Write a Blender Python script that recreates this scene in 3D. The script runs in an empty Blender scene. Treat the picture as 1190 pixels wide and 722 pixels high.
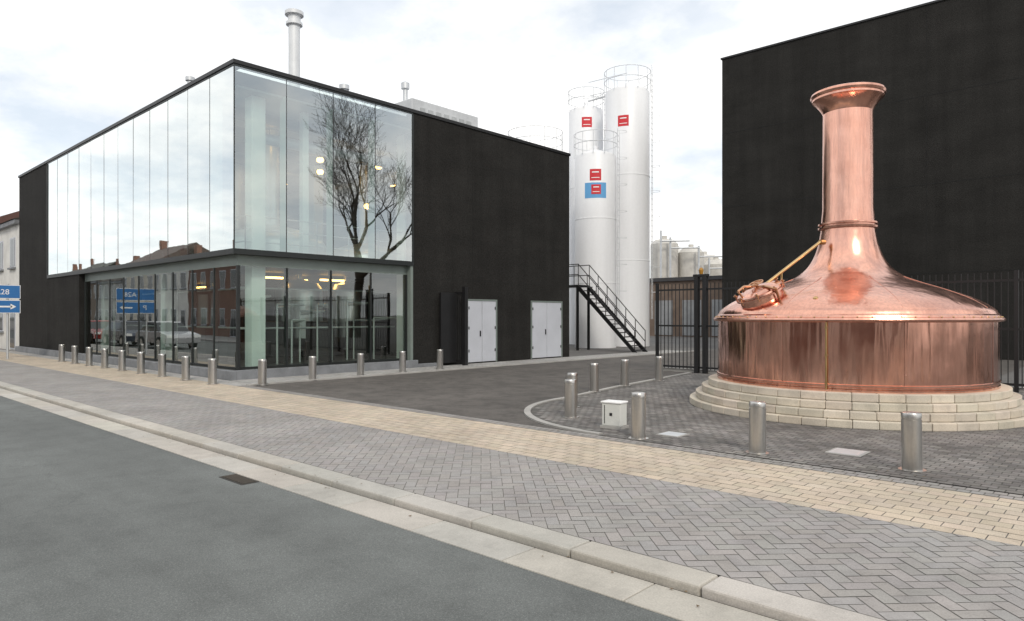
import bpy, math, random
from mathutils import Vector, Matrix
random.seed(7)
C=.736; S=.677
def c2w(X,Y): return (C*X-S*Y, S*X+C*Y)
def px(p,Y): return c2w((p-595)/803*Y,Y)
def gp(p,y):
    Y=1325/(y-368.0); return px(p,Y)
def zz(y,Y): return 1.65+(368-y)*Y/803
scene=bpy.context.scene

# ---------------------------------------------------------------- mesh builder
class MB:
    def __init__(s): s.v=[]; s.f=[]; s.c=[]
    def add(s,vs,fs):
        o=len(s.v); s.v+= [tuple(v) for v in vs]; s.f+=[tuple(i+o for i in f) for f in fs]
    def box(s,x0,x1,y0,y1,z0,z1):
        s.add([(x0,y0,z0),(x1,y0,z0),(x1,y1,z0),(x0,y1,z0),(x0,y0,z1),(x1,y0,z1),(x1,y1,z1),(x0,y1,z1)],
              [(0,3,2,1),(4,5,6,7),(0,1,5,4),(1,2,6,5),(2,3,7,6),(3,0,4,7)])
    def rect(s,x0,x1,y0,y1,z):
        s.add([(x0,y0,z),(x1,y0,z),(x1,y1,z),(x0,y1,z)],[(0,1,2,3)])
    def poly(s,pts,z): s.add([(p[0],p[1],z) for p in pts],[tuple(range(len(pts)))])
    def lathe(s,prof,n=48,cx=0,cy=0,cz=0,capb=False,capt=False):
        vs=[];fs=[]
        for r,z in prof:
            for i in range(n):
                a=2*math.pi*i/n; vs.append((cx+r*math.cos(a),cy+r*math.sin(a),cz+z))
        for k in range(len(prof)-1):
            for i in range(n):
                j=(i+1)%n; fs.append((k*n+i,k*n+j,(k+1)*n+j,(k+1)*n+i))
        if capb: fs.append(tuple(reversed(range(n))))
        if capt: fs.append(tuple((len(prof)-1)*n+i for i in range(n)))
        s.add(vs,fs)
    def tube(s,a,b,r1,r2=None,n=8,caps=True):
        if r2 is None: r2=r1
        a=Vector(a);b=Vector(b);d=(b-a)
        if d.length<1e-6: return
        d.normalize(); u=d.orthogonal().normalized(); w=d.cross(u)
        vs=[];fs=[]
        for P,r in((a,r1),(b,r2)):
            for i in range(n):
                t=2*math.pi*i/n; vs.append(P+u*math.cos(t)*r+w*math.sin(t)*r)
        for i in range(n):
            j=(i+1)%n; fs.append((i,j,n+j,n+i))
        if caps: fs.append(tuple(reversed(range(n)))); fs.append(tuple(range(n,2*n)))
        s.add(vs,fs)
    def path(s,pts,r,n=8):
        for i in range(len(pts)-1): s.tube(pts[i],pts[i+1],r,n=n)
    def ring(s,cx,cy,z,R,r,n=28,a0=0,a1=2*math.pi):
        pts=[(cx+R*math.cos(a0+(a1-a0)*i/n),cy+R*math.sin(a0+(a1-a0)*i/n),z) for i in range(n+1)]
        s.path(pts,r,5)
    def obj(s,name,mat,parent=None,smooth=False,bevel=0,loc=None):
        me=bpy.data.meshes.new(name); me.from_pydata(s.v,[],s.f); me.update()
        if smooth:
            me.polygons.foreach_set('use_smooth',[True]*len(me.polygons))
            me.set_sharp_from_angle(angle=math.radians(35))
        if s.c:
            ca=me.color_attributes.new('Col','FLOAT_COLOR','CORNER'); arr=[]
            for p,c in zip(me.polygons,s.c):
                arr+= list(c)*p.loop_total
            ca.data.foreach_set('color',arr)
        me.materials.append(mat)
        o=bpy.data.objects.new(name,me); scene.collection.objects.link(o)
        if parent: o.parent=parent
        if loc: o.location=loc
        if bevel:
            m=o.modifiers.new('b','BEVEL'); m.width=bevel; m.segments=2; m.limit_method='ANGLE'
        return o
def grp(name,loc=(0,0,0)):
    e=bpy.data.objects.new(name,None); scene.collection.objects.link(e); e.location=loc; e.empty_display_size=.3
    return e

# ---------------------------------------------------------------- materials
def newmat(name):
    m=bpy.data.materials.new(name); m.use_nodes=True; nt=m.node_tree
    return m,nt,nt.nodes['Principled BSDF'],nt.nodes,nt.links
def noise(nt,scale,detail=4,rough=.55,vec=None,coord='Object',stretch=None):
    tc=nt.nodes.new('ShaderNodeTexCoord'); n=nt.nodes.new('ShaderNodeTexNoise')
    n.inputs['Scale'].default_value=scale; n.inputs['Detail'].default_value=detail; n.inputs['Roughness'].default_value=rough
    if stretch:
        mp=nt.nodes.new('ShaderNodeMapping'); mp.inputs['Scale'].default_value=stretch
        nt.links.new(tc.outputs[coord],mp.inputs[0]); nt.links.new(mp.outputs[0],n.inputs['Vector'])
    else: nt.links.new(tc.outputs[coord],n.inputs['Vector'])
    return n.outputs['Fac']
def ramp(nt,src,p0,p1,c0,c1):
    r=nt.nodes.new('ShaderNodeValToRGB'); r.color_ramp.elements[0].position=p0; r.color_ramp.elements[1].position=p1
    if not hasattr(c0,'__len__'): c0=(c0,)*3
    if not hasattr(c1,'__len__'): c1=(c1,)*3
    r.color_ramp.elements[0].color=(*c0,1); r.color_ramp.elements[1].color=(*c1,1)
    nt.links.new(src,r.inputs[0]); return r.outputs[0]
def mul(nt,a,b,mode='MULTIPLY',fac=1.0):
    m=nt.nodes.new('ShaderNodeMix'); m.data_type='RGBA'; m.blend_type=mode; m.inputs[0].default_value=fac
    for s,i in((a,6),(b,7)):
        if hasattr(s,'links') : nt.links.new(s,m.inputs[i])
        else: m.inputs[i].default_value=(*s,1)
    return m.outputs[2]
def bump(nt,bsdf,src,strength,dist=.02):
    b=nt.nodes.new('ShaderNodeBump'); b.inputs['Strength'].default_value=strength; b.inputs['Distance'].default_value=dist
    nt.links.new(src,b.inputs['Height']); nt.links.new(b.outputs[0],bsdf.inputs['Normal'])
def M(name,col,rough=.7,metal=0,var=.15,scale=1.5,bs=40,bstr=.15,stretch=None,spec=None):
    m,nt,b,N,L=newmat(name)
    f=noise(nt,scale,6,.6,stretch=stretch)
    c=ramp(nt,f,.3,.7,tuple(x*(1-var) for x in col),tuple(min(1,x*(1+var)) for x in col))
    f2=noise(nt,bs,3)
    c=mul(nt,c,ramp(nt,f2,.3,.7,1-var*.6,1.0))
    L.new(c,b.inputs['Base Color']); b.inputs['Roughness'].default_value=rough; b.inputs['Metallic'].default_value=metal
    if spec is not None: b.inputs['Specular IOR Level'].default_value=spec
    if bstr: bump(nt,b,f2,bstr,.01)
    return m
def asphalt(name,col,spots=.12,crack=.85,streak=(.12,1.3,1)):
    m,nt,b,N,L=newmat(name)
    f=noise(nt,.9,5,.6,stretch=streak); c=ramp(nt,f,.3,.7,tuple(x*.84 for x in col),tuple(x*1.14 for x in col))
    f2=noise(nt,.22,5,.6); c=mul(nt,c,ramp(nt,f2,.35,.65,.86,1.14))
    g=noise(nt,150,3,.7); c=mul(nt,c,ramp(nt,g,.3,.7,.62,1.38))
    s=noise(nt,2.3,7,.7); c=mul(nt,c,ramp(nt,s,.38,.55,1-spots,1.03))
    tc=N.new('ShaderNodeTexCoord'); v=N.new('ShaderNodeTexVoronoi'); v.inputs['Scale'].default_value=65
    L.new(tc.outputs['Object'],v.inputs['Vector'])
    c=mul(nt,c,ramp(nt,v.outputs['Distance'],.05,.4,1.5,.95))
    v2=N.new('ShaderNodeTexVoronoi'); v2.feature='DISTANCE_TO_EDGE'; v2.inputs['Scale'].default_value=.21
    nz=N.new('ShaderNodeTexNoise'); nz.inputs['Scale'].default_value=1.2; nz.inputs['Detail'].default_value=5
    L.new(tc.outputs['Object'],nz.inputs['Vector'])
    va=N.new('ShaderNodeVectorMath'); va.operation='SCALE'; va.inputs['Scale'].default_value=1.6
    vb=N.new('ShaderNodeVectorMath'); vb.operation='ADD'
    L.new(nz.outputs['Color'],va.inputs[0]); L.new(va.outputs[0],vb.inputs[0]); L.new(tc.outputs['Object'],vb.inputs[1]); L.new(vb.outputs[0],v2.inputs['Vector'])
    c=mul(nt,c,ramp(nt,v2.outputs['Distance'],.0,.004,crack,1.0))
    L.new(c,b.inputs['Base Color']); b.inputs['Roughness'].default_value=.82
    bump(nt,b,g,.5,.006); return m
def blockmat(name,rough=.85,lo=.84):
    m,nt,b,N,L=newmat(name)
    a=N.new('ShaderNodeAttribute'); a.attribute_name='Col'
    f=noise(nt,.9,6,.65); c=mul(nt,a.outputs['Color'],ramp(nt,f,.35,.65,lo,1.08))
    g=noise(nt,90,3,.7); c=mul(nt,c,ramp(nt,g,.3,.7,.85,1.14))
    s=noise(nt,3.5,6,.72); c=mul(nt,c,ramp(nt,s,.36,.5,.88,1.0))
    L.new(c,b.inputs['Base Color']); b.inputs['Roughness'].default_value=rough; bump(nt,b,g,.4,.005); return m

black_wall,nt,b,N,L=newmat('black_cladding')
f=noise(nt,.5,6,.6,stretch=(1,1,2.2)); c=ramp(nt,f,.3,.7,(.0165,.0158,.0148),(.0255,.0245,.023))
g=noise(nt,22,6,.8); c=mul(nt,c,ramp(nt,g,.35,.7,.6,1.6))
st_=noise(nt,1.2,5,.65,stretch=(1.5,1.5,.12)); c=mul(nt,c,ramp(nt,st_,.35,.65,.85,1.15))
L.new(c,b.inputs['Base Color']); b.inputs['Roughness'].default_value=.92; b.inputs['Specular IOR Level'].default_value=.2; bump(nt,b,g,.8,.02)
black_metal=M('black_metal',(.012,.012,.013),.45,0,.2)
alu_dark=M('dark_aluminium',(.03,.034,.034),.4,.4,.1)
alu_grey=M('grey_frame',(.22,.26,.24),.45,.2,.1)
bluestone=M('bluestone',(.21,.22,.235),.7,0,.2,3)
concrete=M('concrete',(.4,.39,.37),.85,0,.2,1.2)
white_paint=M('white_paint',(.84,.85,.87),.4,0,.05,.5,8,.02,stretch=(3,3,.25))
white_door=M('white_door_paint',(.54,.56,.61),.5,0,.07,1,20,.02)
int_white=M('interior_white',(.8,.86,.82),.6,0,.04)
int_wall=M('interior_wall',(.13,.15,.145),.7,0,.25,.6)
int_dark=M('interior_dark',(.03,.026,.025),.6,0,.3)
int_floor=M('interior_floor',(.08,.08,.075),.35,0,.1)
stainless=M('stainless_steel',(.62,.62,.61),.28,1,.08,2,60,.03)
vessel=M('vessel_steel',(.75,.78,.76),.35,.35,.08,2,60,.02)
brushed=M('brushed_steel',(.58,.565,.54),.33,1,.1,5,30,.03,stretch=(6,6,.4))
brass=M('brass',(.62,.42,.2),.3,1,.15,4)
galv=M('galvanised_steel',(.62,.64,.66),.45,.5,.1)
roofing=M('roofing',(.06,.06,.065),.9)
red=M('red_paint',(.6,.02,.03),.5,0,.05); blue=M('blue_paint',(.03,.16,.42),.45,0,.05); lblue=M('light_blue_paint',(.12,.36,.66),.45,0,.05)
signwhite=M('sign_white',(.85,.85,.85),.4,0,.03)
rubber=M('rubber',(.015,.015,.015),.8)
bark=M('bark',(.06,.048,.036),.9,0,.3,6)

def coppermat(name,r0,r1,st,bs,bd):
    m,nt,b,N,L=newmat(name)
    f=noise(nt,1.3,5,.6); c=ramp(nt,f,.3,.7,(.74,.375,.275),(.88,.505,.39))
    s=noise(nt,6,5,.7,stretch=(3,3,.35)); c=mul(nt,c,ramp(nt,s,.35,.6,.87,1.03))
    L.new(c,b.inputs['Base Color']); b.inputs['Metallic'].default_value=1
    f3=noise(nt,3,4,.6); r=ramp(nt,f3,.3,.7,r0,r1); L.new(r,b.inputs['Roughness'])
    w=noise(nt,2.2,2,.5,stretch=st); bump(nt,b,w,bs,bd); return m
copper=coppermat('copper',.17,.28,(1.6,1.6,.45),.2,.07)
copper_drum=coppermat('copper_sheet',.10,.19,(2.0,2.0,.22),.42,.09)

# glass
def glassmat(name,base,slope,tint):
    m=bpy.data.materials.new(name); m.use_nodes=True; nt=m.node_tree; N=nt.nodes; L=nt.links; N.clear()
    out=N.new('ShaderNodeOutputMaterial'); mx=N.new('ShaderNodeMixShader'); t=N.new('ShaderNodeBsdfTransparent'); g=N.new('ShaderNodeBsdfGlossy')
    t.inputs[0].default_value=(*tint,1); g.inputs['Color'].default_value=(.95,.99,.985,1); g.inputs['Roughness'].default_value=.012
    lw=N.new('ShaderNodeLayerWeight'); lw.inputs[0].default_value=.5
    ma=N.new('ShaderNodeMath'); ma.operation='MULTIPLY_ADD'; ma.use_clamp=True; ma.inputs[1].default_value=slope; ma.inputs[2].default_value=base
    L.new(lw.outputs['Facing'],ma.inputs[0]); L.new(ma.outputs[0],mx.inputs[0]); L.new(t.outputs[0],mx.inputs[1]); L.new(g.outputs[0],mx.inputs[2]); L.new(mx.outputs[0],out.inputs[0])
    f=noise(nt,.8,2,.5); b=N.new('ShaderNodeBump'); b.inputs['Strength'].default_value=.08; b.inputs['Distance'].default_value=.02
    L.new(f,b.inputs['Height']); L.new(b.outputs[0],g.inputs['Normal'])
    return m
glass_up=glassmat('curtain_glass',.24,.95,(.78,.88,.84))
glass_low=glassmat('shop_glass',.05,.62,(.72,.81,.77))
winglass,nt,b,N,L=newmat('window_glass'); b.inputs['Base Color'].default_value=(.03,.035,.04,1); b.inputs['Roughness'].default_value=.05
def emis(name,col,st):
    m,nt,b,N,L=newmat(name); b.inputs['Base Color'].default_value=(*col,1); b.inputs['Emission Color'].default_value=(*col,1); b.inputs['Emission Strength'].default_value=st; return m
warm=emis('warm_lamp',(1,.52,.14),9)

# ---------------------------------------------------------------- ground
m=MB(); m.rect(-1500,1500,-1500,1500,-.06); m.obj('ground',M('far_ground',(.12,.12,.1),.9,0,.3,.05))
m=MB(); m.rect(-300,300,-3.6,3.48,-.05); m.obj('road',asphalt('road_asphalt',(.131,.140,.136)))
m=MB(); m.box(-300,300,4.12,160,-.3,0); m.obj('terrain',asphalt('yard_ground',(.13,.125,.12)))
m=MB(); m.box(-300,300,-60,-3.6,-.3,.05); m.obj('pavement',M('far_paving',(.3,.29,.28),.9,0,.15,2))

def clip(poly,x0,x1,y0,y1):
    def cl(p,ins,inter):
        o=[]
        for i in range(len(p)):
            a=p[i-1];b=p[i]; A=ins(a);B=ins(b)
            if A!=B: o.append(inter(a,b))
            if B: o.append(b)
        return o
    def ix(v,k):
        def f(a,b):
            t=(v-a[k])/(b[k]-a[k]); return (a[0]+(b[0]-a[0])*t,a[1]+(b[1]-a[1])*t)
        return f
    for ins,inter in((lambda q:q[0]>=x0,ix(x0,0)),(lambda q:q[0]<=x1,ix(x1,0)),(lambda q:q[1]>=y0,ix(y0,1)),(lambda q:q[1]<=y1,ix(y1,1))):
        if len(poly)<3: return []
        poly=cl(poly,ins,inter)
    return poly
def rc(base,v,hv=.025):
    k=1+random.uniform(-v,v)
    return (base[0]*k*(1+random.uniform(-hv,hv)),base[1]*k,base[2]*k*(1+random.uniform(-hv,hv)),1)
def herring(x0,x1,y0,y1,W,gap,z,base,v):
    m=MB(); cx,cy=x0,y0; q=math.sqrt(.5); R=int((x1-x0+y1-y0)/W)+4
    for j in range(-R,R):
        for i in range(-R,R):
            k=(i-j)%4
            if k==0: a=(i*W,j*W,(i+2)*W,(j+1)*W)
            elif k==3: a=(i*W,j*W,(i+1)*W,(j+2)*W)
            else: continue
            mx,my=(a[0]+a[2])/2,(a[1]+a[3])/2
            X=cx+(mx-my)*q; Y=cy+(mx+my)*q
            if X<x0-.3 or X>x1+.3 or Y<y0-.3 or Y>y1+.3: continue
            g=gap/2; pts=[(a[0]+g,a[1]+g),(a[2]-g,a[1]+g),(a[2]-g,a[3]-g),(a[0]+g,a[3]-g)]
            P=clip([(cx+(p[0]-p[1])*q,cy+(p[0]+p[1])*q) for p in pts],x0,x1,y0,y1)
            if len(P)>=3: m.poly(P,z+random.uniform(0,.0015)); m.c.append(rc(base,v))
    return m
def bond(x0,x1,y0,y1,LX,LY,gap,z,base,v,test=None):
    m=MB(); j=0; y=y0
    while y<y1-.02:
        x=x0-(LX/2 if j%2 else 0)
        while x<x1:
            P=clip([(x+gap/2,y+gap/2),(x+LX-gap/2,y+gap/2),(x+LX-gap/2,y+LY-gap/2),(x+gap/2,y+LY-gap/2)],x0,x1,y0,y1)
            if len(P)>=3 and (test is None or test(x+LX/2,y+LY/2)):
                m.poly(P,z+random.uniform(0,.0015)); m.c.append(rc(base,v))
            x+=LX
        y+=LY; j+=1
    return m
bm_=blockmat('paving_blocks')
jm=M('paving_joint',(.215,.205,.19),.95,0,.2,3)
pav=grp('sidewalk')
m=MB(); m.rect(-150,60,4.12,7.82,.004); m.rect(-150,-15.85,7.82,8.12,.004); m.obj('joint_bed',jm,pav)
m=herring(-34,8,4.12,6.1,.105,.007,.008,(.335,.318,.305),.05); m.obj('grey_blocks',bm_,pav)
m=bond(-150,-34,4.12,6.1,.4,.2,.01,.008,(.325,.31,.297),.05); m.obj('grey_blocks_far',bm_,pav)
m=bond(-100,8,6.1,7.6,.21,.15,.008,.008,(.53,.45,.355),.06); m.obj('tan_blocks',bm_,pav)
m=bond(-100,-15.85,7.6,8.12,.21,.105,.008,.008,(.42,.41,.395),.06); m.obj('edge_blocks',bm_,pav)
m=bond(-15.85,8,7.6,7.83,.11,.115,.010,.010,(.30,.285,.27),.1); m.obj('edge_course',bm_,pav)

kerb=grp('kerb')
km=blockmat('kerb_stone')
g=MB();k=MB(); x=-80.0
while x<12:
    k.box(x+.005,x+.995,3.86,4.12,-.2,.012); k.c+= [rc((.47,.445,.405),.06)]*6
    x+=1.0
x=-80.3
while x<12:
    g.box(x+.004,x+.996,3.48,3.84,-.2,-.042); g.c+=[rc((.47,.445,.40),.07)]*6
    x+=1.0
k.obj('kerb_stones',km,kerb,bevel=.015); g.obj('gutter',km,kerb,bevel=.006)
m=MB(); m.box(-80,12,3.84,3.862,-.2,-.05); m.obj('kerb_joint',M('dirt',(.05,.047,.04),.95),kerb)
gx,gy=gp(288,550)
dr=grp('drain_grate'); m=MB(); m.box(gx-.26,gx+.26,3.28,3.47,-.055,-.046); m.obj('frame',M('cast_iron_frame',(.04,.035,.03),.6,.3),dr)
m=MB()
for i in range(11): m.box(gx-.235+i*.044,gx-.215+i*.044,3.3,3.45,-.046,-.040)
m.obj('bars',M('cast_iron',(.10,.085,.07),.6,.5),dr)

m=MB(); m.rect(-15.75,-3,7.83,60,.004); m.obj('driveway',asphalt('drive_asphalt',(.108,.098,.089),spots=.33,crack=.8,streak=(.9,.5,1)))
arc=[(-5.6+3.0*math.cos(a),10.9+3.0*math.sin(a)) for a in [math.pi*1.5-math.pi/2*i/16 for i in range(17)]]
edge=[(9,7.84)]+[(p[0],max(p[1],7.84)) for p in arc]+[(-9.1,13.5),(-9.8,18.3)]
isl=grp('paved_island'); m=MB(); m.poly(edge+[(9,18.3)],.008); m.obj('bed',M('sett_joint',(.12,.115,.105),.95,0,.3,2),isl)
def inside(x,y):
    if x>-8.5 and y>10.9: return True
    if x<-5.6 and y<10.9: return (x+5.6)**2+(y-10.9)**2<2.85**2
    return x>=-5.6 or (y>10.9 and x>-8.6-(y-10.9)*.16+.12)
sett=blockmat('setts',.8,.55)
m=bond(-9.8,8.9,7.85,18.25,.14,.11,.012,.012,(.225,.212,.20),.24,inside); m.obj('setts',sett,isl)
m=MB()
def strip(pts,w,z0,z1):
    for i in range(len(pts)-1):
        a=Vector(pts[i]);b=Vector(pts[i+1]); d=(b-a).normalized(); n=Vector((-d.y,d.x))*w/2
        q=[a+n,a-n,b-n,b+n]; m.add([(p.x,p.y,z0) for p in q]+[(p.x,p.y,z1) for p in q],[(4,5,6,7)[::-1],(0,1,5,4),(1,2,6,5),(2,3,7,6),(3,0,4,7)])
strip(edge[1:],.11,0,.03); m.obj('edging',concrete,isl)
sw=grp('side_pavement'); m=MB(); m.rect(-17.42,-15.8,8.12,30,.006); m.obj('bed',jm,sw)
m=bond(-17.3,-15.85,8.14,29.9,.21,.105,.008,.010,(.42,.41,.395),.08); m.obj('blocks',bm_,sw)
m=MB(); m.box(-15.84,-15.70,7.84,30,0,.04); m.obj('edge',concrete,sw)

lv=MB()
for _ in range(260):
    X=random.uniform(-26,5); yy=random.choice([random.gauss(3.80,.09),random.uniform(4,18),random.gauss(7.9,.2)])
    if yy<3.49: continue
    elif yy<3.85: z=-.037
    elif yy<4.12: z=.0165
    else: z=.018
    if X<-9.5 and yy>8: z=.03
    if (X+4.02)**2+(yy-13.48)**2<9: continue
    s=random.uniform(.01,.022); a=random.uniform(0,6.28)
    pts=[(X+s*math.cos(a+k*2.1)*random.uniform(.6,1.2),yy+s*math.sin(a+k*2.1)*random.uniform(.5,1.1),z+random.uniform(0,.006)) for k in range(3)]
    lv.add(pts,[(0,1,2)])
lv.obj('fallen_leaves',M('dry_leaf',(.19,.13,.07),.9,0,.4,20))

# ---------------------------------------------------------------- brewery
BX,BY,BH=-17.42,8.30,8.3
br=grp('brewery_building')
xL=-39.4; xu=-34.6; xl=-30.3; yR=14.23; yE=22.4
m=MB()
m.box(BX-.35,BX,yR,yE,.0,BH-.08)
m.box(xL,xu,BY,BY+.35,0,BH-.08)
m.box(xu,xl,BY+.002,BY+.35,0,3.3)
m.box(xL,xL+.35,BY+.35,yE,0,BH-.08)
m.box(xL+.35,BX-.35,yE-.35,yE-.002,0,BH-.08)
m.obj('walls',black_wall,br)
m=MB(); m.box(xL+.36,BX-.12,BY+.12,yE-.36,BH-.55,BH-.22); m.obj('roof',roofing,br)
m=MB()
m.box(xL-.04,BX+.04,BY-.04,BY+.3,BH-.08,BH+.02); m.box(BX-.3,BX+.04,BY+.3,yE+.04,BH-.08,BH+.02)
m.box(xL-.04,xL+.3,BY+.3,yE+.04,BH-.08,BH+.02); m.box(xL+.3,BX-.3,yE-.3,yE+.04,BH-.08,BH+.02)
m.obj('coping',black_metal,br)
jd=M('joint_dark',(.010,.010,.010),.9)
m=MB()
for z in (1.55,2.9,4.25,5.6,6.95):
    m.box(BX,BX+.003,yR+.1,yE,z,z+.015)
for y in (16.9,19.6): m.box(BX,BX+.004,y,y+.012,2.4,8.2)
m.obj('wall_joints',jd,br)
m=MB(); m.box(xL-.03,BX+.14,BY-.16,BY-.002,0,.25); m.box(BX+.002,BX+.14,BY-.002,yR+.1,0,.25); 
m.box(BX+.002,BX+.06,yR+.1,15.2,0,.12)
m.obj('plinth',bluestone,br,bevel=.01)
m=MB(); m.box(xL+.4,BX-.02,BY+.02,yE-.4,.02,.24); m.obj('ground_floor',int_floor,br)
m=MB(); m.box(xL+.4,BX-.5,BY+.5,yE-.4,3.05,3.3); m.obj('upper_floor',int_dark,br)
m=MB(); m.box(xL+.4,BX-1.5,yE-3.0,yE-2.8,.24,7.7); m.box(-33,-32.8,BY+.6,yE-3,.24,7.7); m.obj('inner_walls',int_wall,br)
m=MB(); m.box(-21.9,-21.75,9.9,15.4,.24,3.05); m.box(-21.74,-18.6,15.3,15.4,.24,3.05); m.box(-30,-22.2,11.0,11.1,.24,1.2); m.obj('added_dark_panels',int_dark,br)  # dark panels added to make the lower interior read dark through the glass
m=MB(); m.box(xL+.4,BX-.15,BY+.15,yE-.4,7.68,7.74); m.obj('ceiling',M('ceiling',(.22,.24,.23),.8),br)
m=MB()
for i in range(9):
    x=-19.4-i*1.9; m.box(x-.09,x+.09,BY+.3,19.3,7.38,7.68)
m.obj('ceiling_beams',int_dark,br)
def panelx(m,x0,x1,y,z0,z1):
    a=random.uniform(-.002,.002);b=random.uniform(-.0014,.0014)
    cx=(x0+x1)/2; cz=(z0+z1)/2
    f=lambda x,z:y+a*(x-cx)+b*(z-cz)
    m.add([(x0,f(x0,z0),z0),(x1,f(x1,z0),z0),(x1,f(x1,z1),z1),(x0,f(x0,z1),z1)],[(0,1,2,3)])
def panely(m,y0,y1,x,z0,z1):
    a=random.uniform(-.002,.002);b=random.uniform(-.0014,.0014)
    cy=(y0+y1)/2; cz=(z0+z1)/2
    f=lambda y,z:x+a*(y-cy)+b*(z-cz)
    m.add([(f(y0,z0),y0,z0),(f(y1,z0),y1,z0),(f(y1,z1),y1,z1),(f(y0,z1),y0,z1)],[(0,1,2,3)])
nx=12; wx=(BX-xu)/nx; ny=4; wy=(yR-BY)/ny
m=MB(); j=MB(); fins=MB()
for i in range(nx):
    panelx(m,xu+i*wx+.01,xu+(i+1)*wx-.01,BY,3.42,8.16)
    if i: j.box(xu+i*wx-.010,xu+i*wx+.010,BY-.004,BY+.02,3.42,8.16); fins.box(xu+i*wx-.008,xu+i*wx+.008,BY+.03,BY+.35,3.42,7.7)
for i in range(ny):
    panely(m,BY+i*wy+.01,BY+(i+1)*wy-.01,BX,3.42,8.16)
    if i: j.box(BX-.02,BX+.004,BY+i*wy-.010,BY+i*wy+.010,3.42,8.16); fins.box(BX-.35,BX-.03,BY+i*wy-.008,BY+i*wy+.008,3.42,7.7)
j.box(BX-.02,BX+.006,BY-.006,BY+.02,3.42,8.16)
j.box(xu-.01,xu+.03,BY-.03,BY+.05,3.42,8.16); j.box(BX-.05,BX+.03,yR-.03,yR+.01,3.42,8.16)
m.obj('upper_glazing',glass_up,br); j.obj('glazing_joints',alu_dark,br)
fins.obj('glass_fins',M('fin_glass_edge',(.35,.5,.45),.2,0,.05),br)
m=MB(); m.box(xu-.01,BX+.03,BY-.03,BY+.25,3.28,3.42); m.box(BX-.25,BX+.03,BY+.25,yR+.01,3.28,3.42)
m.box(xu,BX+.01,BY-.01,BY+.1,8.16,8.219); m.box(BX-.1,BX+.01,BY+.1,yR,8.16,8.219)
m.obj('edge_beam',alu_dark,br)
m=MB(); m.box(xl,BX-.22,BY+.2,BY+.3,3.0,3.28); m.box(BX-.32,BX-.22,BY+.3,yR,3.0,3.28); m.obj('transom',alu_grey,br)
nl=9; wl=(BX-.2-xl)/nl
m=MB(); j=MB()
for i in range(nl):
    panelx(m,xl+i*wl,xl+(i+1)*wl,BY+.2,.25,3.0)
    if i: j.box(xl+i*wl-.025,xl+i*wl+.025,BY+.18,BY+.3,.25,3.0)
wy2=(yR-.1-BY-.2)/4
for i in range(4):
    panely(m,BY+.2+i*wy2,BY+.2+(i+1)*wy2,BX-.2,.25,3.0)
    if i: j.box(BX-.3,BX-.18,BY+.2+i*wy2-.025,BY+.2+i*wy2+.025,.25,3.0)
j.box(BX-.25,BX-.17,BY+.17,BY+.25,.25,3.0); j.box(xl,xl+.06,BY+.17,BY+.3,.25,3.0); j.box(BX-.3,BX-.17,yR-.16,yR-.1,.25,3.0)
j.box(xl+.06,BX-.25,BY+.19,BY+.26,.25,.31); j.box(BX-.26,BX-.19,BY+.26,yR-.16,.25,.31)
m.obj('lower_glazing',glass_low,br); j.obj('lower_mullions',alu_dark,br)
m=MB(); m.box(BX-.3,BX-.002,yR-.1,yR,.0,3.28); m.obj('glazing_reveal',alu_grey,br)
m=MB()
for (x,y) in ((-18.15,9.25),(-24.1,9.25),(-30.1,9.25),(-18.3,14.6),(-24.1,14.8),(-30.1,14.8)):
    m.box(x-.2,x+.2,y-.2,y+.2,.24,7.68)
m.box(-18.5,-18.3,10.8,11.0,3.3,7.68)
m.obj('columns',int_white,br,bevel=.01)
m=MB()
for i in range(2): m.tube((-19,16.5+i*1.6,7.0),(-32.5,16.5+i*1.6,7.0),.28,n=14)
m.tube((-19.2,10,6.9),(-19.2,18,6.9),.16,n=12)
m.obj('ducts',galv,br,smooth=True)
m=MB()
for z in (3.7,4.05,4.4): m.tube((BX-.6,BY+.6,z),(BX-.6,yR,z),.015,n=6); m.tube((BX-.6,BY+.6,z),(-32,BY+.6,z),.015,n=6)
for i in range(6): m.tube((BX-.6,BY+.6+i*1.1,3.3),(BX-.6,BY+.6+i*1.1,4.4),.02,n=6)
for i in range(12): m.tube((BX-.6-i*1.2,BY+.6,3.3),(BX-.6-i*1.2,BY+.6,4.4),.02,n=6)
m.obj('gallery_rail',stainless,br)
m=MB()
dome=[(1.5,0),(1.5,.55),(1.44,.66),(1.2,.84),(.8,1.0),(.3,1.1),(.22,1.13),(.2,1.6),(.2,4.1)]
for (x,y,k) in ((-20.9,11.2,1.15),(-25.4,12.2,1.05),(-29.6,12.2,1.0),(-22.0,15.6,1.0),(-27,16.4,1.0)):
    m.lathe([(r*k,min(z*k,4.35)) for r,z in dome],36,x,y,3.3)
m.obj('brewing_vessels',vessel,br,smooth=True)
m=MB()
tank=[(.0,.25),(.55,.55),(.75,.75),(.75,2.35),(.6,2.55),(.2,2.66),(.08,2.7),(.08,2.85)]
for (x,y) in ((-20.7,13.9),(-20.7,12.1),(-23.2,12.2),(-25,12.4),(-26.9,12.6),(-28.8,12.8)):
    m.lathe(tank,28,x,y,.2)
    for a in range(3): m.tube((x+.6*math.cos(a*2.1),y+.6*math.sin(a*2.1),.24),(x+.6*math.cos(a*2.1),y+.6*math.sin(a*2.1),1.0),.04,n=6)
m.obj('fermenting_tanks',stainless,br,smooth=True)
m=MB()
for i in range(9):
    y=9.9+i*.5; x=-18.9-random.random()*.7; h=random.uniform(1.2,2.3)
    m.path([(x,y,.24),(x,y,h),(x,y+random.choice([.45,.9,-.5]),h),(x-.6,y+.3,h-.1)],.03)
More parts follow.
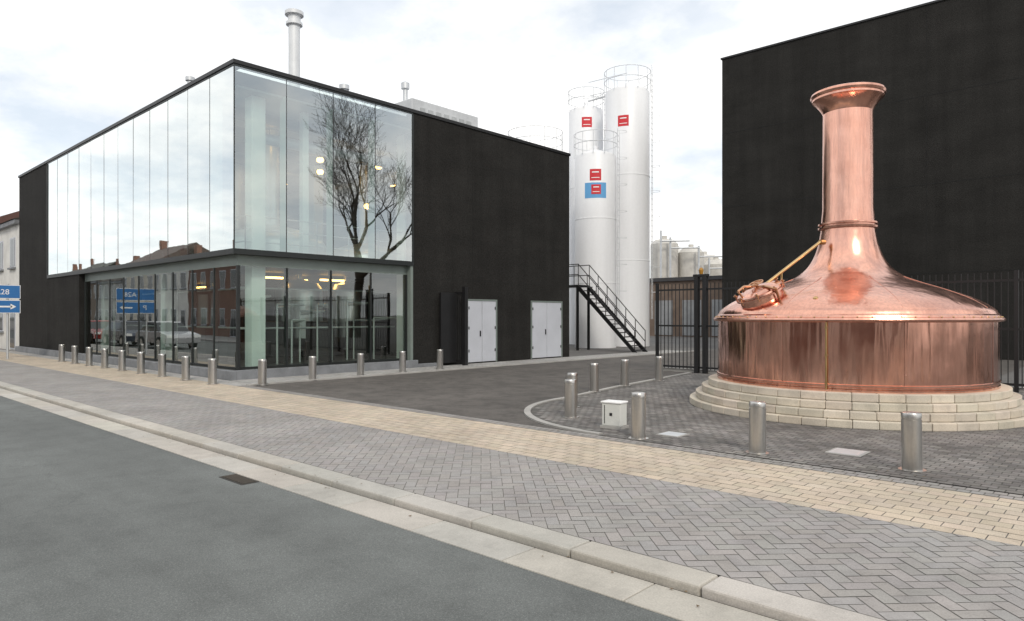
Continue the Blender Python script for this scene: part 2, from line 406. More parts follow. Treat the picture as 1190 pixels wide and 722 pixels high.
for z in (2.5,1.3): m.tube((-19.4,9.3,z),(-19.4,15,z),.03,n=8); m.tube((-19.4,9.9,z),(-30,9.9,z),.03,n=8)
m.obj('pipework',vessel,br,smooth=True)
m=MB()
for y in (10.2,11.9,13.4): m.box(-20.0,-19.4,y,y+.7,.24,1.5)
for i in range(6): m.box(-22-i*1.6,-21.2-i*1.6,9.9,10.3,.24,random.uniform(.9,1.6))
m.obj('machinery',int_dark,br,bevel=.02)
m=MB(); LP=((313,147,21.5),(372,176,24.5),(372,200,26),(440,182,25.6),(427,240,25),(314,217,23),(330,160,29),(456,214,27),(392,152,23.5))
for (p,y,Y) in LP:
    X,Yw=px(p,Y); z=min(7.2,zz(y,Y)); m.lathe([(.0,-.10),(.1,-.07),(.13,0),(.1,.07),(0,.10)],12,X,Yw,z)
m.obj('pendant_lamps',warm,br,smooth=True)
m=MB(); 
for (p,y,Y) in LP:
    X,Yw=px(p,Y); m.tube((X,Yw,min(7.2,zz(y,Y))+.09),(X,Yw,7.68),.01,n=4)
m.obj('lamp_cords',black_metal,br)
m=MB()
for y in (10.5,12.8): m.box(-20.6,-20.5,y,y+.9,2.86,2.92); 
for i in range(5): m.box(-22-i*2,-21.2-i*2,12.6,12.7,2.86,2.92)
m.obj('strip_lights',warm,br)
def ddoor(y0,y1,h):
    d=MB(); mid=(y0+y1)/2
    d.box(BX-.05,BX+.02,y0,mid-.01,.05,h); d.box(BX-.05,BX+.02,mid+.01,y1,.05,h); d.obj('door_leaves',white_door,br,bevel=.005)
    d=MB(); d.box(BX-.05,BX+.035,y0-.06,y0-.002,.02,h+.06); d.box(BX-.05,BX+.035,y1+.002,y1+.06,.02,h+.06); d.box(BX-.05,BX+.033,y0-.002,y1+.002,h+.002,h+.06); d.obj('door_frame',alu_grey,br)
    d=MB(); d.box(BX+.02,BX+.06,mid-.12,mid-.09,.95,1.15)
    for s in (y0+.03,y1-.06):
        for z in (.4,1.2,1.9): d.box(BX+.02,BX+.04,s,s+.03,z,z+.1)
    d.obj('door_fittings',black_metal,br)
ddoor(16.65,18.05,2.2); ddoor(20.05,21.85,2.2)
ch=MB(); X,Yw=px(342,26); ch.lathe([(.21,7.9),(.21,12.55),(.3,12.6),(.3,12.7),(.23,12.72),(.23,12.95),(.34,12.97),(.34,13.1),(.05,13.22)],24,X,Yw,0)
ch.obj('chimney_flue',M('flue_metal',(.72,.74,.76),.5,.15,.06),br,smooth=True)
ch=MB(); X,Yw=px(471,28); ch.lathe([(.1,8),(.1,10.85),(.17,10.87),(.17,11.1),(.03,11.18)],16,X,Yw,0)
X,Yw=px(400,27); ch.lathe([(.12,8),(.12,10.5),(.2,10.52),(.2,10.68),(.03,10.75)],16,X,Yw,0)
X,Yw=px(221,25); ch.lathe([(.1,8),(.1,10.15),(.16,10.17),(.16,10.3),(.03,10.35)],16,X,Yw,0)
ch.obj('roof_vents',galv,br,smooth=True)
m=MB(); m.box(-24,-21,17.1,20.7,8,10.15); m.obj('roof_plant_unit',M('plant_grey',(.6,.62,.64),.5),br,bevel=.03)
m=MB()
for i in range(7): m.box(-21,-20.97,17.5+i*.42,17.75+i*.42,9.3,9.85)
m.obj('plant_louvres',M('louvre_grey',(.45,.47,.48),.5),br)

gt=grp('open_yard_gate'); m=MB()
m.box(-16.95,-16.81,15.95,16.09,0,2.65); m.box(-17.36,-16.95,15.97,16.03,.1,.18); m.box(-17.36,-16.95,15.97,16.03,2.4,2.48)
for i in range(5): m.box(-17.3+i*.09,-17.28+i*.09,15.99,16.01,.18,2.4)
m.box(-17.30,-17.22,15.25,15.95,.1,2.45); m.obj('gate_parts',black_metal,gt)

# ---------------------------------------------------------------- second building
b2=grp('warehouse_building'); m=MB(); m.box(-15.4,2,32,52,0,14.28); m.obj('walls',black_wall,b2)
m=MB(); m.box(-15.46,2.06,31.95,52.05,14.281,14.36); m.obj('coping',black_metal,b2)
m=MB()
for z in (3.4,7.0,10.6): m.box(-15.38,2,31.993,32,z,z+.03)
for x in (-11,-6.6,-2.2): m.box(x,x+.02,31.995,32,.2,14.2)
m.obj('panel_joints',jd,b2)

# ---------------------------------------------------------------- silos
railm=M('rail_grey',(.68,.70,.72),.5,.1)
def silo(name,p,Y,r,H,hoops=True):
    X,Yw=px(p,Y); g=grp(name); m=MB()
    m.lathe([(r,0),(r,H*.33),(r+.012,H*.33+.01),(r+.012,H*.33+.06),(r,H*.33+.07),(r,H*.66),(r+.012,H*.66+.01),(r+.012,H*.66+.06),(r,H*.66+.07),(r,H-.1),(r-.05,H),(r*.3,H+.25),(.12,H+.3),(.12,H+.5),(0,H+.52)],48,X,Yw,0)
    m.obj('shell',white_paint,g,smooth=True)
    m=MB()
    for z in (.55,1.1): m.ring(X,Yw,H+z,r+.05,.018)
    for i in range(12):
        a=i/12*2*math.pi; m.tube((X+(r+.05)*math.cos(a),Yw+(r+.05)*math.sin(a),H-.1),(X+(r+.05)*math.cos(a),Yw+(r+.05)*math.sin(a),H+1.1),.018,n=5)
    a=math.radians(20); dx,dy=math.cos(a),math.sin(a); lx,ly=X+(r+.15)*dx,Yw+(r+.15)*dy
    for s in (-.2,.2): m.tube((lx-dy*s,ly+dx*s,1.5),(lx-dy*s,ly+dx*s,H+1.3),.016,n=5)
    z=1.6
    while z<H+1: m.tube((lx+dy*.2,ly-dx*.2,z),(lx-dy*.2,ly+dx*.2,z),.009,n=4); z+=.3
    if hoops:
        z=3
        while z<H+1.2: m.ring(lx+dx*.15,ly+dy*.15,z,.3,.009,10,a-2.2,a+2.2); z+=1.4
    m.obj('rails_and_ladder',railm,g)
    return g,X,Yw
def patch(g,X,Yw,r,p,z0,z1,w,mat,name):
    a=math.atan2(-Yw,-X)+p; n=6; m=MB(); vs=[];fs=[]
    for i in range(n+1):
        t=a+(i/n-.5)*w/r; 
        for z in(z0,z1): vs.append((X+r*math.cos(t),Yw+r*math.sin(t),z))
    for i in range(n): fs.append((2*i,2*i+2,2*i+3,2*i+1))
    m.add(vs,fs); m.obj(name,mat,g)
def logo(g,X,Yw,r,p,zc,s):
    patch(g,X,Yw,r+.006,p,zc-s/2,zc+s/2,s,red,'logo_red')
    patch(g,X,Yw,r+.010,p,zc+s*.18,zc+s*.28,s*.6,signwhite,'logo_bar')
    patch(g,X,Yw,r+.010,p,zc-s*.28,zc-s*.22,s*.7,signwhite,'logo_underline')
g,X,Yw=silo('malt_silo',729,39,1.24,14.3); logo(g,X,Yw,1.24,-.18,zz(140,37.8),.6)
g,X,Yw=silo('malt_silo',692,37,1.10,10.25); logo(g,X,Yw,1.10,0.0,zz(203,35.9),.6)
patch(g,X,Yw,1.106,0,zz(230,35.9),zz(212,35.9),1.15,lblue,'blue_banner'); logo(g,X,Yw,1.108,.03,zz(220,35.9),.5)
g,X,Yw=silo('malt_silo',681,41.5,1.03,14.0); logo(g,X,Yw,1.03,0.05,zz(142,40.5),.6)
g,X,Yw=silo('storage_tank',622,39,1.5,10.9,False)
wk=grp('silo_walkway'); m=MB(); a=px(684,40.6); b=px(729,39)
for z in (14.6,15.4): m.tube((a[0],a[1],z),(b[0],b[1],z),.02)
m.tube((a[0],a[1],14.3),(b[0],b[1],14.45),.06); m.obj('bridge_rails',railm,wk)
st=grp('steel_staircase'); m=MB(); y0,y1=26.95,27.85; T=(-20.4,3.2); B=(-17.2,0)
nst=16
for y in (y0,y1):
    m.add([(T[0],y-.02,T[1]),(T[0],y-.02,T[1]-.28),(B[0]-.1,y-.02,0),(B[0]+.15,y-.02,0),(T[0],y+.02,T[1]),(T[0],y+.02,T[1]-.28),(B[0]-.1,y+.02,0),(B[0]+.15,y+.02,0)],[(0,1,2,3),(7,6,5,4),(0,4,5,1),(0,3,7,4),(1,5,6,2),(3,2,6,7)])
    for h in (.5,1.0): m.tube((T[0],y,T[1]+h),(B[0],y,B[1]+h),.022,n=6); m.tube((T[0]-1.9,y,T[1]+h),(T[0],y,T[1]+h),.022,n=6)
    for i in range(7):
        t=i/6; x=T[0]+(B[0]-T[0])*t; z=T[1]*(1-t); m.tube((x,y,z),(x,y,z+1.0),.02,n=6)
    for x in (T[0]-1.9,T[0]-.95): m.tube((x,y,T[1]),(x,y,T[1]+1.0),.02,n=6)
    for x in (T[0]-1.85,T[0]-.05): m.box(x-.05,x+.05,y-.05,y+.05,0,T[1]-.1)
for i in range(nst):
    t=(i+.5)/nst; x=T[0]+(B[0]-T[0])*t; z=T[1]*(1-t); m.box(x-.12,x+.12,y0+.02,y1-.02,z-.02,z+.02)
m.box(T[0]-1.95,T[0],y0-.02,y1+.02,T[1]-.1,T[1]); m.obj('stair_steel',black_metal,st)

# background plant
bt=grp('storage_tank_farm')
m=MB()
for (p,Y,r,y) in ((772,66,1.3,278),(786,70,1.5,290),(803,66,1.2,288),(818,72,1.6,296),(832,68,1.2,302),(850,70,1.5,300)):
    X,Yw=px(p,Y); H=zz(y,Y); m.lathe([(r,0),(r,H-.5),(r*.7,H-.1),(r*.2,H),(r*.2,H+.3),(0,H+.3)],24,X,Yw,0)
m.obj('tanks',M('tank_grey',(.6,.58,.54),.5,0,.15),bt,smooth=True)
m=MB()
for (p,Y,y) in ((768,64,268),(779,64,276),(812,64,286),(824,66,300)):
    X,Yw=px(p,Y); m.tube((X,Yw,0),(X,Yw,zz(y,Y)),.1); m.tube((X,Yw,zz(y,Y)-1),(X+2.2,Yw+1.4,zz(y,Y)-1),.07)
m.obj('pipes',galv,bt)
wh=grp('brick_shed'); m=MB(); x0,y0=px(750,58); m.box(x0-1,x0+14,y0+1.2,y0+6,0,4.6); m.obj('walls',M('brick_brown',(.19,.14,.11),.9,0,.2),wh)
m=MB(); m.box(x0-1.2,x0+14.2,y0+1,y0+6.2,4.6,4.9); m.obj('roof',roofing,wh)
m=MB()
for i in range(5): m.box(x0+.2+i*2.6,x0+1.9+i*2.6,y0+1.15,y0+1.2,.1,3.0)
m.obj('shutters',M('shutter_grey',(.3,.31,.32),.5),wh)

# ---------------------------------------------------------------- fence
fe=grp('metal_fence'); m=MB(); fy=18.5
x=-11.0
while x<9:
    m.box(x-.009,x+.009,fy-.009,fy+.009,.1,2.62); x+=.125
for z in (.14,1.35,2.42): m.box(-11,9,fy-.022,fy+.022,z,z+.05)
for x in (-11,-7.1,-4.6,-2.1,.4,2.9,5.4,7.9): m.box(x-.04,x+.04,fy-.04,fy+.04,0,2.66)
m.obj('bars',black_metal,fe)
m=MB()
for x in (-9.68,-9.42): m.box(x-.06,x+.06,fy-.08,fy+.08,0,2.8)
m.box(-9.78,-9.32,fy-.07,fy+.07,2.8,2.88); m.obj('gate_post',black_metal,fe,bevel=.01)
m=MB(); m.lathe([(.05,2.88),(.07,3.0),(.04,3.06),(0,3.08)],16,-9.55,fy,0); m.obj('beacon',M('amber',(.4,.2,.03),.3),fe,smooth=True)
m=MB(); m.box(-11,9,fy+.05,fy+.25,0,.1); m.obj('base',concrete,fe)

# ---------------------------------------------------------------- bollards
bm=MB(); R=.098; H=.62
bm.lathe([(R+.035,0),(R+.035,.012),(R,.014),(R,H-.075),(R-.006,H-.072),(R-.006,H-.064),(R,H-.061),(R,H-.018),(R-.006,H-.005),(R-.02,H),(0,H)],32)
b0=bm.obj('steel_bollard',brushed,smooth=True); pos=[]
for i in range(9): pos.append((-16.7-i*1.55,7.42))
pos+=[(-15.55,8.1),(-15.8,9.6),(-16.05,11.25),(-16.15,12.8),(-16.2,14.3)]
for p,y in ((1060,548),(880,528),(742,511),(663,486),(665,474),(691,456),(726,449),(766,443)): pos.append(gp(p,y))
for i,q in enumerate(pos):
    o=b0 if i==0 else bpy.data.objects.new('steel_bollard',b0.data)
    if i: scene.collection.objects.link(o)
    o.location=(q[0],q[1],.012); o.rotation_euler=(random.uniform(-.012,.012),random.uniform(-.012,.012),random.uniform(0,6))
X,Yw=gp(714,498); sb=grp('electrical_service_box',(X,Yw,0)); sb.rotation_euler=(0,0,.12)
m=MB(); m.box(-.15,.15,-.11,.11,.05,.38); m.obj('cabinet',M('offwhite_box',(.66,.67,.64),.5,0,.08),sb,bevel=.012)
m=MB(); m.box(-.165,.165,-.125,.125,.38,.405); m.obj('lid',signwhite,sb,bevel=.008)
m=MB(); m.box(-.17,.17,-.13,.13,0.01,.05); m.obj('foot',concrete,sb); m=MB(); m.box(-.02,.02,-.118,-.11,.2,.24); m.box(-.11,-.10,-.114,-.11,.08,.35); m.obj('lock',black_metal,sb)
for (p,y,w) in ((782,506,.28),(985,527,.34),(820,452,.3)):
    X,Yw=gp(p,y); c=grp('manhole_cover',(X,Yw,.016)); m=MB(); m.box(-w/2,w/2,-w/2,w/2,0,.006); m.obj('plate',galv,c); m=MB(); m.box(-w/2-.03,w/2+.03,-w/2-.03,w/2+.03,-.01,.002); m.obj('frame',concrete,c)

# ---------------------------------------------------------------- kettle
KX,KY=c2w(6.14,12.64); kt=grp('copper_brewing_kettle',(KX,KY,0))
stone=blockmat('kettle_stone',.75,.82)
m=MB()
def ringstones(R0,R1,z0,z1,n,off):
    for i in range(n):
        a0=2*math.pi*(i+off)/n+.003/R1; a1=2*math.pi*(i+1+off)/n-.003/R1; K=3; vs=[]; jr=random.uniform(-.006,.006)
        for q in range(K+1):
            a=a0+(a1-a0)*q/K
            for (r,z) in((R0,z0),(R1+jr,z0),(R1+jr,z1),(R0,z1)): vs.append((r*math.cos(a),r*math.sin(a),z))
        fs=[]
        for q in range(K):
            for e in range(4): f=(e+1)%4; fs.append((q*4+e,(q+1)*4+e,(q+1)*4+f,q*4+f))
        fs.append((0,1,2,3)); fs.append((K*4+3,K*4+2,K*4+1,K*4)); m.add(vs,fs); m.c+=[rc((.59,.53,.44),.12)]*len(fs)
ringstones(1.5,2.80,0.01,.125,50,0); ringstones(1.5,2.69,.129,.245,47,.5); ringstones(1.5,2.57,.249,.365,44,.2); ringstones(1.5,2.45,.369,.49,42,.6)
m.obj('stone_steps',stone,kt,bevel=.012)
m=MB(); m.lathe([(0,0.02),(2.43,.02),(2.43,.36),(2.3,.484),(0,.486)],48); m.obj('step_core',jm,kt)
def spline(P,k=6):
    out=[]
    for i in range(len(P)-1):
        p0=P[max(i-1,0)];p1=P[i];p2=P[i+1];p3=P[min(i+2,len(P)-1)]
        for t in range(k):
            t/=k; out.append(tuple(.5*((2*p1[d])+(-p0[d]+p2[d])*t+(2*p0[d]-5*p1[d]+4*p2[d]-p3[d])*t*t+(-p0[d]+3*p1[d]-3*p2[d]+p3[d])*t**3) for d in(0,1)))
    out.append(P[-1]); return out
m=MB(); m.lathe([(2.29,.49),(2.29,.53),(2.275,.54),(2.275,1.56)],96)
m.obj('drum',copper_drum,kt,smooth=True)
m=MB(); m.lathe([(2.275,1.56),(2.31,1.565),(2.35,1.575),(2.36,1.60),(2.35,1.63),(2.31,1.64),(2.30,1.67),(2.27,1.69)],96); m.lathe([(2.276,.56),(2.295,.57),(2.295,.6),(2.276,.61)],96); m.obj('rim_flange',copper,kt,smooth=True)
DP=[(2.27,1.69),(2.2,1.79),(1.95,1.95),(1.6,2.10),(1.25,2.225),(.96,2.34),(.74,2.49),(.59,2.70),(.50,2.95),(.46,3.16),(.45,3.24)]
m=MB(); m.lathe(spline(DP),96); m.obj('dome',copper,kt,smooth=True)
m=MB(); m.lathe([(.45,3.24),(.495,3.245),(.50,3.28),(.455,3.29),(.455,3.315),(.495,3.32),(.495,3.35),(.445,3.36),(.425,3.6),(.42,4.5),(.415,5.3),(.415,5.36)],64)
m.obj('chimney_stack',copper,kt,smooth=True)
m=MB(); m.lathe([(.415,5.36),(.44,5.42),(.485,5.49),(.54,5.56),(.59,5.60),(.60,5.605),(.60,5.64),(.615,5.65),(.63,5.69),(.615,5.73),(.58,5.745),(.50,5.74),(.42,5.72),(.41,5.5),(0,5.5)],64); m.obj('stack_crown',copper,kt,smooth=True)
m=MB()
cam_a=math.atan2(-KY,-KX)
for k in range(8):
    a=cam_a+.35+k*math.pi/4
    u=(math.cos(a),math.sin(a)); t=(-u[1],u[0])
    m.add([(2.279*u[0]+t[0]*s,2.279*u[1]+t[1]*s,z) for s,z in((-.012,.61),(.012,.61),(.012,1.56),(-.012,1.56))],[(0,1,2,3)])
    m.path([(r*u[0],r*u[1],z+.001) for r,z in spline(DP[1:6],3)],.004,5)
m.obj('seams',copper,kt)
m=MB()
for i in range(72):
    a=i/72*2*math.pi; m.lathe([(0.014,0),(.010,.01),(0,.014)],6,2.315*math.cos(a),2.315*math.sin(a),1.641)
m.obj('rivets',brass,kt)
def rel(p,Y,z): X,Yw=px(p,Y); return (X-KX,Yw-KY,z)
th=cam_a-.13; m=MB(); ux,uy=math.cos(th),math.sin(th)
m.tube((2.31*ux,2.31*uy,.52),(2.31*ux,2.31*uy,1.56),.016,n=10)
for z in (.62,1.05,1.48): m.tube((2.27*ux,2.27*uy,z),(2.335*ux,2.335*uy,z),.022,n=10)
m.obj('sight_gauge',brass,kt,smooth=True)
m=MB(); P=Vector(rel(948,11.15,zz(352,11.15))); m.tube(P-Vector((0,0,.15)),P+Vector((0,0,.05)),.03,n=10); m.lathe([(0,-.03),(.045,-.02),(.05,.01),(.03,.04),(0,.05)],12,P.x,P.y,P.z+.06); m.obj('dome_knob',brass,kt,smooth=True)
A=Vector(rel(953,12.35,2.98)); Bp=Vector(rel(880,12.05,2.10))
m=MB(); m.tube(A,Bp,.026,n=10)
m.tube(Bp+Vector((0,0,-.12)),Bp+Vector((0,0,.08)),.04,n=10)
m.tube(A,A+(Vector((0,0,3.0))-A)*.15,.045,n=10)
mid=A.lerp(Bp,.62); m.tube(mid,mid+Vector((0,0,-.22)),.018,n=8)
m.obj('counterweight_rod',brass,kt,smooth=True)
d=Vector(rel(868,11.95,0)); d.z=0; d.normalize(); r0=1.88; c0=Vector((d.x*r0,d.y*r0,1.99)); nrm=(d*.45+Vector((0,0,.89))).normalized(); tv=Vector((-d.y,d.x,0)); sv=nrm.cross(tv)
m=MB()
m.tube(c0-nrm*.1,c0+nrm*.07,.38,.365,n=32); m.tube(c0+nrm*.07,c0+nrm*.1,.42,.42,n=32); m.obj('manhole_collar',copper,kt,smooth=True)
m=MB()
lid_c=c0+nrm*.105
m.tube(lid_c,lid_c+nrm*.03,.39,.38,n=32); m.tube(lid_c+nrm*.03,lid_c+nrm*.07,.31,.25,n=32); m.tube(lid_c+nrm*.07,lid_c+nrm*.1,.25,.08,n=32); m.obj('manhole_lid',copper,kt,smooth=True)
cb=M('bronze_fittings',(.62,.36,.22),.3,1,.15,4)
m=MB()
for k in range(8):
    an=k*math.pi/4; q=c0+(tv*math.cos(an)+sv*math.sin(an))*.41+nrm*.04; m.tube(q,q+nrm*.15,.014,n=6); m.tube(q+nrm*.12-tv*.045,q+nrm*.12+tv*.045,.014,n=6)
h=c0+nrm*.27
m.path([h+(tv*math.cos(t*math.pi/8)+sv*math.sin(t*math.pi/8))*.12 for t in range(17)],.014,6)
m.tube(h-tv*.12,h+tv*.12,.011,n=6); m.tube(h-sv*.12,h+sv*.12,.011,n=6); m.tube(c0+nrm*.15,h,.022,n=8)
m.path([c0+tv*.42-nrm*.02,c0+tv*.44+nrm*.14,c0+tv*.2+nrm*.2,c0-tv*.2+nrm*.2,c0-tv*.44+nrm*.14,c0-tv*.42-nrm*.02],.024,8)
m.path([c0+d*.40-nrm*.02,c0+d*.45+nrm*.1,c0+d*.28+nrm*.2,c0+nrm*.22],.02,8)
m.obj('manhole_clamps',cb,kt,smooth=True)

# ---------------------------------------------------------------- sign
sg=grp('direction_sign'); sx=-32.2; m=MB()
m.tube((sx-.05,6.42,0),(sx-.05,6.42,2.9),.04,n=12); m.tube((sx-.05,5.6,0),(sx-.05,5.6,2.9),.04,n=12); m.obj('posts',galv,sg,smooth=True)
for z0,z1 in((1.78,2.28),(2.34,2.86)):
    m=MB(); m.box(sx,sx+.02,5.2,6.82,z0,z1); m.obj('panel_edge',signwhite,sg)
    m=MB(); m.box(sx+.02,sx+.024,5.22,6.80,z0+.02,z1-.02); m.obj('panel_face',blue,sg)
m=MB(); m.box(sx+.024,sx+.028,6.15,6.55,2.0,2.06)
m.add([(sx+.028,6.5,1.92),(sx+.028,6.68,2.03),(sx+.028,6.5,2.14)],[(0,1,2)])
m.obj('arrow',signwhite,sg)
for txt,z,y in(('A28',2.5,6.0),('P',1.93,5.6)):
    cu=bpy.data.curves.new('sign_text','FONT'); cu.body=txt; cu.size=.28; cu.extrude=.002; o=bpy.data.objects.new('sign_text',cu); scene.collection.objects.link(o)
    o.rotation_euler=(math.pi/2,0,math.pi/2); o.location=(sx+.027,y,z); o.parent=sg; cu.materials.append(signwhite)

# ---------------------------------------------------------------- houses
def house(name,x0,x1,yf,dirn,h,wall,roofh=2.0,floors=2,depth=9):
    g=grp(name); s=dirn
    yb=yf-s*depth; ya,yc=min(yf,yb),max(yf,yb)
    m=MB(); m.box(x0,x1,ya,yc,0,h); m.obj('walls',wall,g)
    m=MB(); ym=(ya+yc)/2; e=.25
    m.add([(x0-.02,ya-e,h),(x1+.02,ya-e,h),(x1+.02,yc+e,h),(x0-.02,yc+e,h),(x0-.02,ym,h+roofh),(x1+.02,ym,h+roofh)],[(0,1,5,4),(3,4,5,2),(0,4,3),(1,2,5),(0,3,2,1)])
    m.obj('roof',M('roof_tiles',(random.uniform(.06,.12),.06,.05),.8,0,.2,5),g)
    fr=MB(); gl=MB(); si=MB(); n=max(2,int((x1-x0)/1.9)); w=(x1-x0)/n
    for fl in range(floors):
        for i in range(n):
            cx=x0+(i+.5)*w; z0=.9+fl*h/floors; z1=z0+1.45
            if fl==0 and i==n-1: z0=.06; z1=2.25
            a=yf; b=yf+s*.03; fr.box(cx-.5,cx+.5,min(a,b),max(a,b),z0,z1)
            b2_=yf+s*.04; gl.box(cx-.44,cx-.02,min(a,b2_),max(a,b2_),z0+.06,z1-.06); gl.box(cx+.02,cx+.44,min(a,b2_),max(a,b2_),z0+.06,z1-.06)
            if z0>.5:
                c_=yf+s*.12; si.box(cx-.58,cx+.58,min(a,c_),max(a,c_),z0-.09,z0-.005)
    a=yf; c_=yf+s*.2; si.box(x0,x1,min(a,c_),max(a,c_),h-.22,h-.03)
    fr.obj('window_frames',white_door,g); gl.obj('window_panes',winglass,g); si.obj('sills_and_cornice',bluestone,g)
    m=MB(); m.box(x0+.3,x0+.9,ym-.3,ym+.3,h+roofh*.5,h+roofh+.8); m.obj('chimney',M('chimney_brick',(.2,.1,.07),.9),g)
    return g
wallw=M('white_render',(.68,.67,.64),.85); brick1=M('red_brick',(.2,.115,.09),.9,0,.2,6); brick2=M('brown_brick',(.19,.15,.12),.9,0,.2,6); cream=M('cream_render',(.56,.52,.45),.85); greyw=M('grey_render',(.38,.38,.37),.85)
house('white_townhouse',-47.0,-39.6,8.35,-1,6.3,wallw,1.8)
house('brick_townhouse',-56,-47.05,8.35,-1,6.8,brick1,2.2)
house('white_townhouse',-66,-56.05,8.35,-1,6.2,cream,2)
x=-110; seq=[('brick',brick1),('white',wallw),('brick',brick2),('grey',greyw),('cream',cream),('white',wallw)]; i=0
while x<34:
    w=random.uniform(6.5,10); hh=random.uniform(5.4,6.6)
    if -52<x<-44: hh=8.4
    k=seq[i%6]
    if -12<x<20: k=('white',wallw) if i%2 else ('brick',brick1)
    house(k[0]+'_townhouse',x,x+w-.03,-8.5,1,hh,k[1],random.uniform(1.4,2.8)); x+=w; i+=1

# ---------------------------------------------------------------- parked cars
def car(x,y,col,rot=0):
    g=grp('parked_car',(x,y,-.05)); g.rotation_euler=(0,0,rot); paint,nt,b,N,L=newmat('car_paint'); b.inputs['Base Color'].default_value=(*col,1); b.inputs['Roughness'].default_value=.25; b.inputs['Coat Weight'].default_value=.6; b.inputs['Metallic'].default_value=.3
    def ext(prof,w0,w1,name,mat,bev):
        m=MB(); n=len(prof); zmin=min(p[1] for p in prof); zmax=max(p[1] for p in prof)
        hw=lambda z:w0+(w1-w0)*(z-zmin)/(zmax-zmin)
        m.add([(p[0],-hw(p[1]),p[1]) for p in prof]+[(p[0],hw(p[1]),p[1]) for p in prof],[tuple(range(n)),tuple(range(2*n-1,n-1,-1))]+[(i,(i+1)%n+0,(i+1)%n+n,i+n)[::-1] for i in range(n)])
        m.obj(name,mat,g,bevel=bev)
    ext([(-2.1,.3),(2.1,.3),(2.15,.62),(2.0,.78),(1.1,.92),(-1.9,.95),(-2.12,.8)],.86,.82,'body',paint,.05)
    ext([(1.1,.91),(.35,1.36),(-1.2,1.4),(-1.85,.94)],.8,.6,'windows',winglass,.03)
    ext([(.36,1.365),(-1.2,1.405),(-1.25,1.44),(.25,1.43)],.62,.58,'roof_panel',paint,.02)
    m=MB()
    for sx_ in(-1.3,1.3):
        for sy in(-.8,.8): m.tube((sx_,sy-.1,.32),(sx_,sy+.1,.32),.32,n=24)
    m.obj('tyres',rubber,g,smooth=True); m=MB()
    for sx_ in(-1.3,1.3):
        for sy in(-.8,.8): m.tube((sx_,sy-.105,.32),(sx_,sy+.105,.32),.19,n=16)
    m.obj('wheels',stainless,g,smooth=True)
    m=MB()
    for sy in(-.65,.65): m.box(2.05,2.16,sy-.16,sy+.16,.6,.74)
    m.obj('headlights',signwhite,g); m=MB()
    for sy in(-.65,.65): m.box(-2.16,-2.08,sy-.14,sy+.14,.65,.82)
    m.obj('tail_lights',red,g)
car(-38.5,2.3,(.5,.5,.52)); car(-44.2,2.3,(.05,.06,.09)); car(-50,2.25,(.35,.03,.03)); car(-33.5,-2.4,(.02,.02,.025),math.pi); car(-58,-2.4,(.6,.6,.6),math.pi)

# ---------------------------------------------------------------- bare tree
def tree(x,y,H,seed,maxlev=6):
    rnd=random.Random(seed); m=MB()
    def br_(p,d,l,r,lev):
        n=3; q=p
        for i in range(n):
            d2=(d+Vector((rnd.gauss(0,.12),rnd.gauss(0,.12),rnd.gauss(0.05,.06)))).normalized(); e=q+d2*l/n
            ra=r*(1-.38*i/n); rb=r*(1-.38*(i+1)/n); m.tube(q,e,max(ra,.009),max(rb,.009),n=7 if lev<2 else (4 if lev<4 else 3),caps=False)
            if lev<maxlev and (i>0 or lev>1) :
                for _ in range(2 if i==n-1 or lev<1 else 1):
                    ax=Vector((rnd.gauss(0,1),rnd.gauss(0,1),rnd.gauss(0,.6))); ax=(ax-ax.dot(d2)*d2).normalized(); an=rnd.uniform(.4,.85)
                    nd=(d2*math.cos(an)+ax*math.sin(an)+Vector((0,0,.15))).normalized()
                    br_(e,nd,l*rnd.uniform(.6,.76),rb*.66,lev+1)
            q=e; d=d2
    br_(Vector((x,y,0)),Vector((0,0,1)),H*.36,H*.021,0)
    m.obj('bare_tree',bark)
tree(12.5,33,20.5,4,6)

# ---------------------------------------------------------------- light
w=bpy.data.worlds.new('World'); scene.world=w; w.use_nodes=True; nt=w.node_tree; N=nt.nodes; L=nt.links
bg=N['Background']; bg.inputs['Strength'].default_value=.13
sky=N.new('ShaderNodeTexSky'); sky.sky_type='NISHITA'; sky.sun_disc=False; sky.sun_elevation=math.radians(38)
sd=Vector((.62,-.48,.62)).normalized()
sky.sun_rotation=math.atan2(sd.x,sd.y)
tc=N.new('ShaderNodeTexCoord'); sep=N.new('ShaderNodeSeparateXYZ'); L.new(tc.outputs['Generated'],sep.inputs[0])
ab=N.new('ShaderNodeMath'); ab.operation='ABSOLUTE'; L.new(sep.outputs['Z'],ab.inputs[0])
ad=N.new('ShaderNodeMath'); ad.operation='ADD'; ad.inputs[1].default_value=.25; L.new(ab.outputs[0],ad.inputs[0])
cx=N.new('ShaderNodeCombineXYZ')
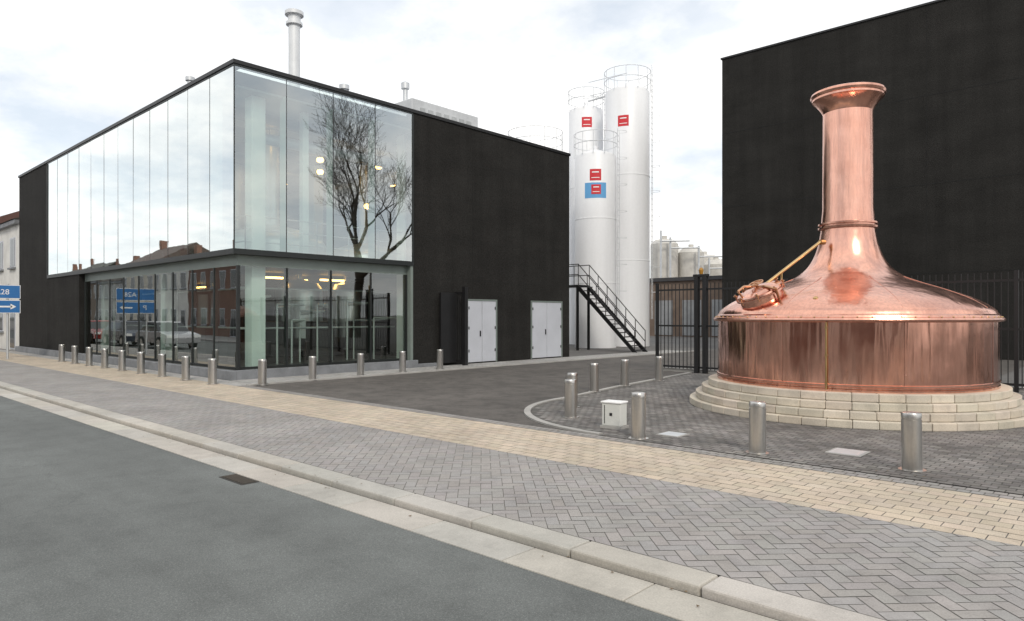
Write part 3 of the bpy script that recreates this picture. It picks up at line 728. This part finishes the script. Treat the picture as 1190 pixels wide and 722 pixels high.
for k in ('X','Y'):
    dv=N.new('ShaderNodeMath'); dv.operation='DIVIDE'; L.new(sep.outputs[k],dv.inputs[0]); L.new(ad.outputs[0],dv.inputs[1]); L.new(dv.outputs[0],cx.inputs[k])
def wn(s,d,off):
    n=N.new('ShaderNodeTexNoise'); n.inputs['Scale'].default_value=s; n.inputs['Detail'].default_value=d; n.inputs['Roughness'].default_value=.58
    mp=N.new('ShaderNodeMapping'); mp.inputs['Location'].default_value=off; L.new(cx.outputs[0],mp.inputs[0]); L.new(mp.outputs[0],n.inputs['Vector']); return n.outputs['Fac']
cloudc=ramp(nt,wn(2.2,8,(3,1,0)),.36,.58,(.76,.78,.80),(1.0,.985,.965))
sc=N.new('ShaderNodeMix'); sc.data_type='RGBA'; sc.blend_type='MULTIPLY'; sc.inputs[0].default_value=1; L.new(cloudc,sc.inputs[6]); sc.inputs[7].default_value=(10.2,10.2,10.2,1)
fac=ramp(nt,wn(1.5,9,(0.4,0.2,0)),.40,.54,.6,1.0)
skb=N.new('ShaderNodeMix'); skb.data_type='RGBA'; skb.blend_type='MIX'; skb.inputs[0].default_value=.35; L.new(sky.outputs[0],skb.inputs[6]); skb.inputs[7].default_value=(4.4,6.0,7.6,1)
mx=N.new('ShaderNodeMix'); mx.data_type='RGBA'; L.new(fac,mx.inputs[0]); L.new(skb.outputs[2],mx.inputs[6]); L.new(sc.outputs[2],mx.inputs[7]); L.new(mx.outputs[2],bg.inputs['Color'])
sl=bpy.data.lights.new('sun','SUN'); sl.energy=1.5; sl.angle=math.radians(12); sl.color=(1,.92,.80); so=bpy.data.objects.new('sun',sl); scene.collection.objects.link(so)
so.rotation_euler=sd.to_track_quat('Z','Y').to_euler(); so.location=(0,0,40)

# ---------------------------------------------------------------- camera
cam=bpy.data.cameras.new('camera'); co=bpy.data.objects.new('camera',cam); scene.collection.objects.link(co); scene.camera=co
cam.sensor_width=36; cam.lens=803/1190*36; cam.shift_y=7/1190; cam.clip_end=5000; cam.clip_start=.05
co.location=(0,0,1.65); co.rotation_euler=(math.pi/2,0,math.asin(S))
scene.view_settings.view_transform='Standard'; scene.view_settings.look='None'; scene.view_settings.exposure=0
